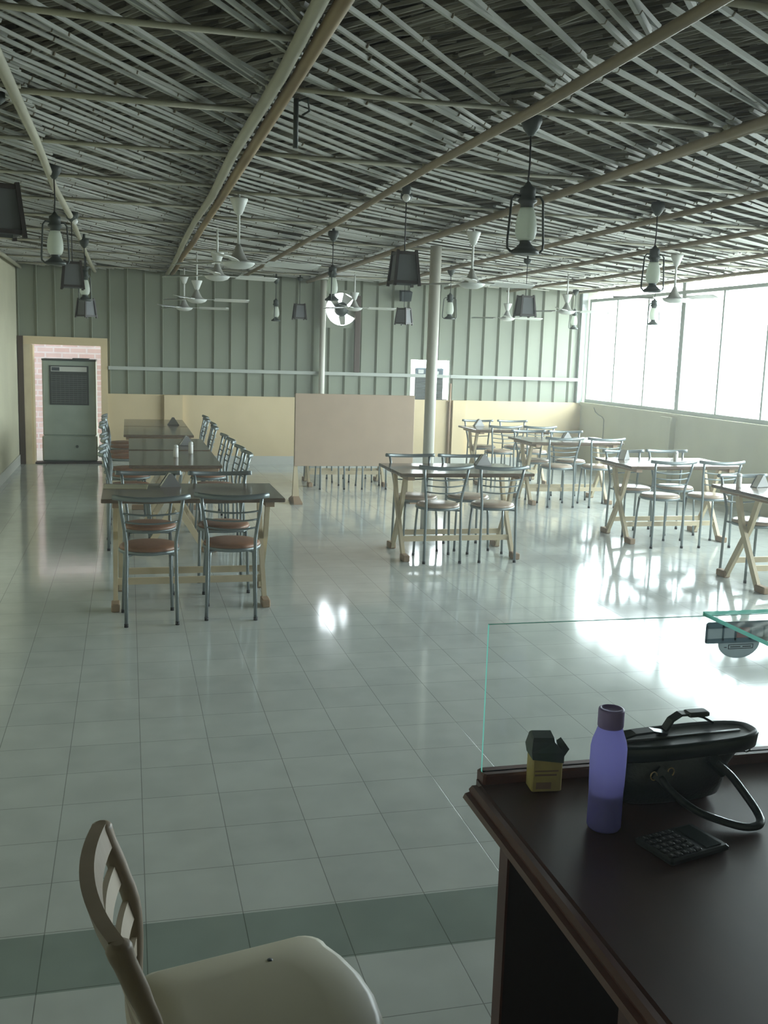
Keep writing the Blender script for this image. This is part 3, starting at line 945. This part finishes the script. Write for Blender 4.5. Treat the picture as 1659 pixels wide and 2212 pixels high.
for kind, x, y, deg, lab in chairs:
    p = PB if kind == BR else PT
    if first[kind]:
        first[kind] = False
        p.location = (x, y, 0); p.rotation_euler = (0, 0, math.radians(deg)); p['label'] = lab
    else:
        dup(p, (x, y, 0), math.radians(deg), lab)

# ================================================================ ON THE TABLES
def make_holder(m):
    t = thing('napkin_holder', '', 'napkin holder', (0, 0, 0), 0, 'napkin holders on the tables')
    MB().prism([(-.075, 0), (.075, 0), (.012, .095), (-.012, .095)], -.035, -.031, axis='y').prism([(-.075, 0), (.075, 0), (.012, .095), (-.012, .095)], .031, .035, axis='y').b2((-.075, -.035, 0), (.075, .035, .004)).build('holder', m, t)
    MB().prism([(-.065, .005), (.065, .005), (.0, .098)], -.029, .029, axis='y').build('napkins', M_paper, t)
    return t
H1, H2 = make_holder(M_napm), make_holder(M_foil)
TZ = .762
hold = [
    (H1, .285, 7.24, 10, 'napkin holder on the nearest left table, close to its far edge'),
    (H1, .57, 10.30, 8, 'napkin holder on the left row, on the third dark table'),
    (H2, .555, 13.0, 0, 'shiny napkin holder on the last table of the left row'),
    (H1, 3.16, 8.66, 5, 'dull napkin holder on the table before the round post'),
    (H1, 5.20, 11.32, 5, 'dull napkin holder on the third right table'),
    (H1, 4.86, 9.18, 40, 'dull napkin holder at the left end of the second right table'),
    (H1, 5.01, 7.12, 15, 'dull napkin holder at the right photo edge, on the nearest right table'),
    (H1, 4.84, 13.50, 5, 'dull napkin holder on the farthest right table'),
]
seen = set()
for h, x, y, deg, lab in hold:
    if id(h) not in seen:
        seen.add(id(h)); h.location = (x, y, TZ); h.rotation_euler = (0, 0, math.radians(deg)); h['label'] = lab
    else:
        dup(h, (x, y, TZ), math.radians(deg), lab)
sh0 = thing('salt_shaker', 'white shaker on the left row table, nearer one of two', 'shaker', (.416, 9.18, TZ), 0, 'salt shakers on the tables')
MB().lathe([(.021, 0), (.022, .01), (.021, .085), (.018, .09)], n=14).build('body', M_paper, sh0)
MB().lathe([(.020, .088), (.021, .10), (.015, .112), (.004, .114)], n=14).build('lid', M_white, sh0)
dup(sh0, (.567, 9.51, TZ), 0, 'white shaker on the left row table, farther one of two')
dup(sh0, (5.28, 8.90, TZ), 0, 'shaker standing in the middle of the second right table')
dup(sh0, (4.80, 7.10, TZ), 0, 'shaker on the nearest right table, by the right photo edge')
tag(MB().bbox((-.15, -.105, 0), (.15, .105, .004), .0015).build('menu_card', M_menu, None, (-.02, 7.22, TZ), math.radians(-3)), 'flat yellowish menu card on the left end of the nearest left table', 'menu')

# ================================================================ PARTITION BOARD
pb = thing('partition_board', 'large tan hardboard partition on two footed cream posts in the middle of the room', 'partition', (2.57, 11.42, 0))
MB().bbox((-.71, -.012, .425), (.71, .012, 1.262), .003).build('panel', M_board, pb)
for s in (-1, 1):
    p = MB()
    p.loft([[(s * .69 - .028 - .012, -.03, .05), (s * .69 + .028 + .012, -.03, .05), (s * .69 + .028 + .012, .03, .05), (s * .69 - .028 - .012, .03, .05)],
            [(s * .69 - .02, .013, .42), (s * .69 + .02, .013, .42), (s * .69 + .02, .05, .42), (s * .69 - .02, .05, .42)],
            [(s * .69 - .02, .013, 1.25), (s * .69 + .02, .013, 1.25), (s * .69 + .02, .05, 1.25), (s * .69 - .02, .05, 1.25)]], smooth=False)
    p.build('post', M_legw, pb)
    MB().loft([[(s * .69 - .05, -.20, 0), (s * .69 + .05, -.20, 0), (s * .69 + .05, .20, 0), (s * .69 - .05, .20, 0)],
               [(s * .69 - .05, -.20, .02), (s * .69 + .05, -.20, .02), (s * .69 + .05, .20, .02), (s * .69 - .05, .20, .02)],
               [(s * .69 - .035, -.05, .075), (s * .69 + .035, -.05, .075), (s * .69 + .035, .05, .075), (s * .69 - .035, .05, .075)]], smooth=False).build('foot', M_foot, pb)

# ================================================================ FOREGROUND: RECEPTION DESK
DZ = .76
DX0, DX1, DY0, DY1 = .755, 2.35, .42, 2.12
dk = thing('reception_desk', 'dark brown wooden reception desk with moulded edge at the bottom right', 'desk', (0, 0, 0))
MB().b2((.795, DY0, DZ - .03), (DX1, DY1, DZ)).build('desktop', M_desk, dk)
prof = [(.797, DZ - .045), (.775, DZ - .045), (.775, DZ - .036), (.757, DZ - .034), (.750, DZ - .026), (.755, DZ - .016), (.766, DZ - .013), (.764, DZ - .006), (.772, DZ + .002), (.784, DZ + .002), (.788, DZ - .003), (.797, DZ)]
mo = MB()
mo.loft([[(x, DY0, z) for x, z in prof], [(x, 2.085, z) for x, z in prof]], smooth=False)
mo.build('edge_moulding', M_deskm, dk)
MB().bbox((.80, 2.085, DZ - .045), (DX1, 2.135, DZ + .024), .005).build('back_rail', M_deskm, dk)
MB().b2((.85, 2.035, 0), (.856, 2.085, DZ - .03)).build('panel_edging', M_deskm, dk)
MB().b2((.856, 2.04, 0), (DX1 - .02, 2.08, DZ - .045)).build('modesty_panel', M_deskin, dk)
pd = MB().b2((.86, DY0 + .03, 0), (1.28, 1.50, DZ - .045)).build('pedestal', M_deskm, dk)
MB().b2((DX1 - .06, DY0 + .03, 0), (DX1 - .02, 2.04, DZ - .03)).build('end_panel', M_desk, dk)

# glass screen and shelf
def slab(a, b):
    m = MB()
    x0, y0, z0 = a; x1, y1, z1 = b
    vs = [(x0, y0, z0), (x1, y0, z0), (x1, y1, z0), (x0, y1, z0), (x0, y0, z1), (x1, y0, z1), (x1, y1, z1), (x0, y1, z1)]
    fs = [(0, 3, 2, 1), (4, 5, 6, 7), (0, 1, 5, 4), (1, 2, 6, 5), (2, 3, 7, 6), (3, 0, 4, 7)]
    d = [abs(b[i] - a[i]) for i in range(3)]
    thin = d.index(min(d))
    big = {2: (0, 1), 1: (2, 4), 0: (3, 5)}[thin]
    for i, f in enumerate(fs):
        m.add([vs[j] for j in f], [(0, 1, 2, 3)], False, 0 if i in big else 1)
    return m
o = slab((.802, 2.103, DZ + .024), (DX1, 2.111, 1.143)).build('glass_screen', [M_clear, M_gedge])
tag(o, 'upright clear glass screen along the far edge of the reception desk', 'glass screen')
o = slab((1.36, 1.72, 1.143), (DX1, 2.112, 1.153)).build('glass_shelf', [M_clear, M_gedge])
tag(o, 'horizontal clear glass shelf with green edges on top of the glass screen', 'glass shelf')
# sticker sign on the glass
sg = thing('door_sticker', 'blue-grey sticker with a half round lower part on the glass screen', 'sticker', (1.46, 2.1025, 1.04))
def rrect(x0, z0, x1, z1, r, n=5):
    pts = []
    for (cx, cz, a0) in ((x1 - r, z0 + r, -PI / 2), (x1 - r, z1 - r, 0), (x0 + r, z1 - r, PI / 2), (x0 + r, z0 + r, PI)):
        for i in range(n + 1):
            a = a0 + PI / 2 * i / n
            pts.append((cx + r * math.cos(a), cz + r * math.sin(a)))
    return pts
bd = MB().prism(rrect(-.095, .072, .115, .088, .0075), -.0022, 0, axis='y').prism(rrect(-.095, .034, .115, .046, .0055), -.0022, 0, axis='y')
for xx in (-.0925, -.047, -.012, .030, .068, .1125):
    bd.b2((xx - .0025, -.0022, .040), (xx + .0025, 0, .080))
bd.build('band', M_stick, sg)
half = [(.058 * math.cos(PI + PI * i / 16), .034 + .040 * math.sin(PI + PI * i / 16)) for i in range(17)]
MB().prism(half, -.0022, 0, axis='y').build('half_disc', M_stick2, sg)
x0s = (-.0925, -.047, -.012, .030, .068, .1125)
for i, (a, b) in enumerate(zip(x0s, x0s[1:])):
    MB().prism(rrect(a + .0025, .0462, b - .0025, .0718, .0005, 2), -.0020, -.0002, axis='y').build('card_mark', M_stick3 if i == 2 else M_stick2, sg)
mk = MB()
for (a, b, c, d) in ((-.030, .028, .040, .0295), (-.030, .018, .040, .0195), (-.030, .018, -.0285, .0295), (.0385, .018, .040, .0295), (-.024, .0225, .004, .0245), (.010, .0225, .034, .0245)):
    mk.b2((a, -.0028, min(b, d)), (c, -.0022, max(b, d)))
mk.lathe([(.0035, -.0003), (.0035, .0003)], (-.038, -.0025, .0235), 10)
mk.build('printed_line', M_labeld, sg)

# bottle
bt = thing('water_bottle', 'translucent purple plastic water bottle with violet cap on the desk', 'bottle', (.985, 1.838, DZ + .001))
MB().lathe([(.020, .001), (.033, .0), (.0365, .006), (.0365, .085), (.0375, .10), (.0385, .15), (.0385, .180), (.036, .195), (.029, .215), (.0255, .226), (.024, .232)], n=32).build('body', M_bottle, bt)
MB().lathe([(.026, .226), (.0275, .229), (.0275, .262), (.0265, .266), (.021, .268), (.020, .264), (.004, .264)], n=32).build('cap', M_cap, bt)
MB().lathe([(.02, .003), (.033, .004), (.0345, .01), (.0345, .082), (.010, .083)], n=28).build('water', M_water, bt)

# carton
ct = thing('drink_carton', 'small yellow carton with torn dark green flaps on the desk corner', 'carton', (.934, 2.045, DZ + .001), math.radians(-6))
MB().bbox((-.036, -.024, 0), (.036, .024, .093), .003).build('box', M_carton, ct)
fl = MB()
fl.loft([[(-.0375, -.0255, .080), (.0375, -.0255, .070), (.0375, .0255, .078), (-.0375, .0255, .082)], [(-.041, -.028, .098), (.037, -.026, .094), (.037, .026, .098), (-.041, .028, .102)],
         [(-.038, -.022, .122), (.016, -.018, .118), (.018, .022, .128), (-.034, .024, .130)], [(-.034, -.014, .129), (.016, -.010, .126), (.016, .020, .133), (-.030, .020, .134)]], smooth=False)
fl.loft([[(.012, -.024, .090), (.038, -.022, .084), (.038, .016, .086), (.012, .018, .094)], [(.040, -.020, .116), (.052, -.016, .100), (.052, .012, .102), (.040, .014, .118)]], smooth=False)
fl.build('flaps', M_flap, ct)
MB().b2((-.030, -.0250, .040), (.022, -.0241, .044)).b2((-.030, -.0250, .050), (.026, -.0241, .053)).b2((-.026, -.0250, .008), (.010, -.0241, .024)).build('print', mat('brown_print', (.30, .20, .12), .6), ct)

# calculator
ca = thing('pocket_calculator', 'black pocket calculator lying on the desk in front of the handbag', 'calculator', (1.10, 1.722, DZ + .001), math.radians(14))
# local x runs from the key end (left) to the display end (right)
MB().bbox((-.075, -.055, 0), (.085, .055, .014), .004).build('case', M_calc, ca)
MB().b2((.030, -.045, .014), (.070, .045, .0155)).build('display', M_lcd, ca)
for i in range(5):
    for j in range(5):
        kx, ky = -.062 + i * .0175, -.040 + j * .020
        q = MB().bbox((kx - .0065, ky - .007, .013), (kx + .0065, ky + .007, .0175), .0015).build('key', M_calc2, ca)
        MB().b2((kx - .002, ky - .003, .0175), (kx + .002, ky + .003, .0178)).build('key_mark', M_calc3, q)

# handbag
hb = thing('handbag', 'dark green leather handbag slumped on the desk behind the bottle', 'handbag', (1.219, 1.958, DZ), math.radians(1))
hb.scale = (1, 1, .89)
def ell(cx, cy_, z, hx, hy, n=36, p=3.0, tilt=0.0):
    o = []
    for i in range(n):
        a = 2 * PI * i / n
        ca_, sa_ = math.cos(a), math.sin(a)
        x = math.copysign(abs(ca_) ** (2 / p), ca_) * hx; y = math.copysign(abs(sa_) ** (2 / p), sa_) * hy
        o.append((cx + x, cy_ + y, z + tilt * x))
    return o
MB().loft([ell(-.025, 0, .002, .110, .040), ell(-.025, 0, .015, .132, .055), ell(-.022, 0, .05, .140, .062), ell(-.015, 0, .09, .142, .060, tilt=.01),
           ell(0, 0, .118, .152, .054, tilt=.02), ell(.012, 0, .136, .176, .050, tilt=.03)]).build('body', M_bag, hb)
MB().loft([ell(.012, 0, .122, .178, .052, tilt=.03), ell(.014, 0, .128, .186, .060, tilt=.03), ell(.016, .002, .160, .190, .062, tilt=.03), ell(.016, .002, .166, .186, .056, tilt=.03), ell(.016, .002, .160, .170, .046, tilt=.03)],
          ).build('rim_band', M_bag2, hb)
MB().tube([(-.150, -.001, .156), (-.06, 0, .159), (.06, 0, .162), (.165, 0, .165)], .004, 6, flat=(1.4, .6)).build('zipper', M_dark, hb)
MB().bar([(-.145, .02, .156), (-.10, .02, .169), (-.055, .02, .172), (-.02, .02, .163)], .028, .006, (0, 1, 0)).build('strap_tab', M_bag2, hb)
h2 = MB().bar([(-.005, .045, .160), (.010, .045, .186), (.032, .045, .200), (.060, .045, .200), (.090, .045, .190), (.118, .045, .172)], .024, .006, (0, 1, 0)).build('rear_strap', M_bag2, hb)
MB().bbox((.050, .030, .192), (.105, .060, .206), .003).build('buckle', M_dark, h2)
front = [(-.075, -.062, .088), (-.055, -.085, .055), (-.02, -.125, .025), (.02, -.165, .014), (.055, -.195, .011), (.085, -.198, .011), (.105, -.185, .014), (.115, -.155, .024), (.110, -.120, .048), (.092, -.085, .085), (.065, -.064, .112)]
def smooth_path(pts, k=4):
    P = [Vector(p) for p in pts]; out = []
    for i in range(len(P) - 1):
        p0, p1, p2, p3 = P[max(i - 1, 0)], P[i], P[i + 1], P[min(i + 2, len(P) - 1)]
        for j in range(k):
            t = j / k
            out.append(.5 * ((2 * p1) + (-p0 + p2) * t + (2 * p0 - 5 * p1 + 4 * p2 - p3) * t * t + (-p0 + 3 * p1 - 3 * p2 + p3) * t ** 3))
    out.append(P[-1]); return out
MB().tube(smooth_path(front), .0095, 10).build('front_handle', M_bag, hb)
MB().bar([(-.085, -.060, .100), (-.07, -.066, .088), (-.055, -.070, .074)], .034, .010, (1, 0, .6)).build('handle_tab', M_bag2, hb)
MB().bar([(.055, -.058, .125), (.068, -.066, .108), (.085, -.074, .090)], .034, .010, (1, 0, -.4)).build('handle_tab', M_bag2, hb)
for dx, dz in ((-.092, .098), (-.05, .105)):
    MB().tube([(dx + .008 * math.cos(a * PI / 6), -.066, dz - .006 + .011 * math.sin(a * PI / 6)) for a in range(12)], .0016, 6, closed=True).build('ring', M_gold, hb)
MB().tube([(.182 + .009 * math.cos(a * PI / 6), -.012, .118 + .011 * math.sin(a * PI / 6)) for a in range(12)], .002, 6, closed=True).build('side_ring', M_dark, hb)

# wooden chair at the bottom left
fa = math.radians(5)
wch = thing('wooden_chair', 'tan wooden slat back chair with beige cushion seat at the bottom left', 'chair', (.22, 1.74, 0), -(PI / 2 - fa))
SZ = .50
MB().loft([[(-.20, -.20, SZ - .07), (.20, -.20, SZ - .07), (.232, .195, SZ - .07), (-.232, .195, SZ - .07)], [(-.20, -.20, SZ - .045), (.20, -.20, SZ - .045), (.232, .195, SZ - .045), (-.232, .195, SZ - .045)]], smooth=False).build('seat_frame', M_chairw, wch)
cu = MB()
def rr2(k, z, r, n=5):
    pts = []
    y0, y1 = -.205 * k, .205 * k
    for (sx, cyy, a0) in ((1, y0 + r, -PI / 2), (1, y1 - r, 0), (-1, y1 - r, PI / 2), (-1, y0 + r, PI)):
        hx = (.205 if cyy < 0 else .245) * k
        if sx < 0 and cyy > 0:
            for q in (.6, .3, 0, -.3, -.6):
                pts.append((q * hx, y1 + .045 * k * (1 - (q / .8) ** 2), z))
        for i in range(n + 1):
            a = a0 + PI / 2 * i / n
            pts.append((sx * (hx - r) + r * math.cos(a), cyy + r * math.sin(a), z))
    return pts
cu.loft([rr2(.93, SZ - .045, .04), rr2(.985, SZ - .038, .05), rr2(1.0, SZ - .026, .05), rr2(.985, SZ - .013, .05), rr2(.92, SZ - .004, .05), rr2(.6, SZ, .05)])
cu.build('cushion', M_cush, wch)
MB().lathe([(.007, SZ - .003), (.006, SZ + .0005), (.001, SZ + .001)], (-.155, .07, 0), 10).build('cushion_mark', M_labeld, wch)
pz = [(.0, -.185), (.25, -.195), (.46, -.200), (.57, -.198), (.65, -.205), (.73, -.232), (.80, -.258), (.822, -.262)]
for sx in (-1, 1):
    MB().tube(smooth_path([(sx * .211, y, z) for z, y in pz], 3), [.017] * 15 + [.019] * 3 + [.021, .0215, .0185, .010], 12).build('back_post', M_chairw, wch)
    MB().tube([(sx * .21, .175, 0), (sx * .215, .178, SZ - .06)], [.016, .021], 10).build('front_leg', M_chairw, wch)
    MB().tube([(sx * .206, -.19, .2), (sx * .212, .176, .2)], .011, 8).build('side_stretcher', M_chairw, wch)
def back_rail(z0, z1, bow, th, name, m):
    rows = []
    for i in range(17):
        u = -1 + i / 8
        q = []
        for dy, z in ((-th, z0), (th, z0), (th, z1), (-th, z1)):
            yy = -.198 - .060 * max(0, (z - .60) / .20)
            q.append((u * .208, yy - bow * (1 - u * u) + dy, z))
        rows.append(q)
    MB().loft(rows, smooth=False).build(name, m, wch)
back_rail(.775, .822, .034, .013, 'crest_rail', M_chairw)
back_rail(.695, .735, .034, .006, 'back_slat', M_slat)
back_rail(.615, .655, .032, .006, 'back_slat', M_slat)
back_rail(.535, .575, .030, .006, 'back_slat', M_slat)
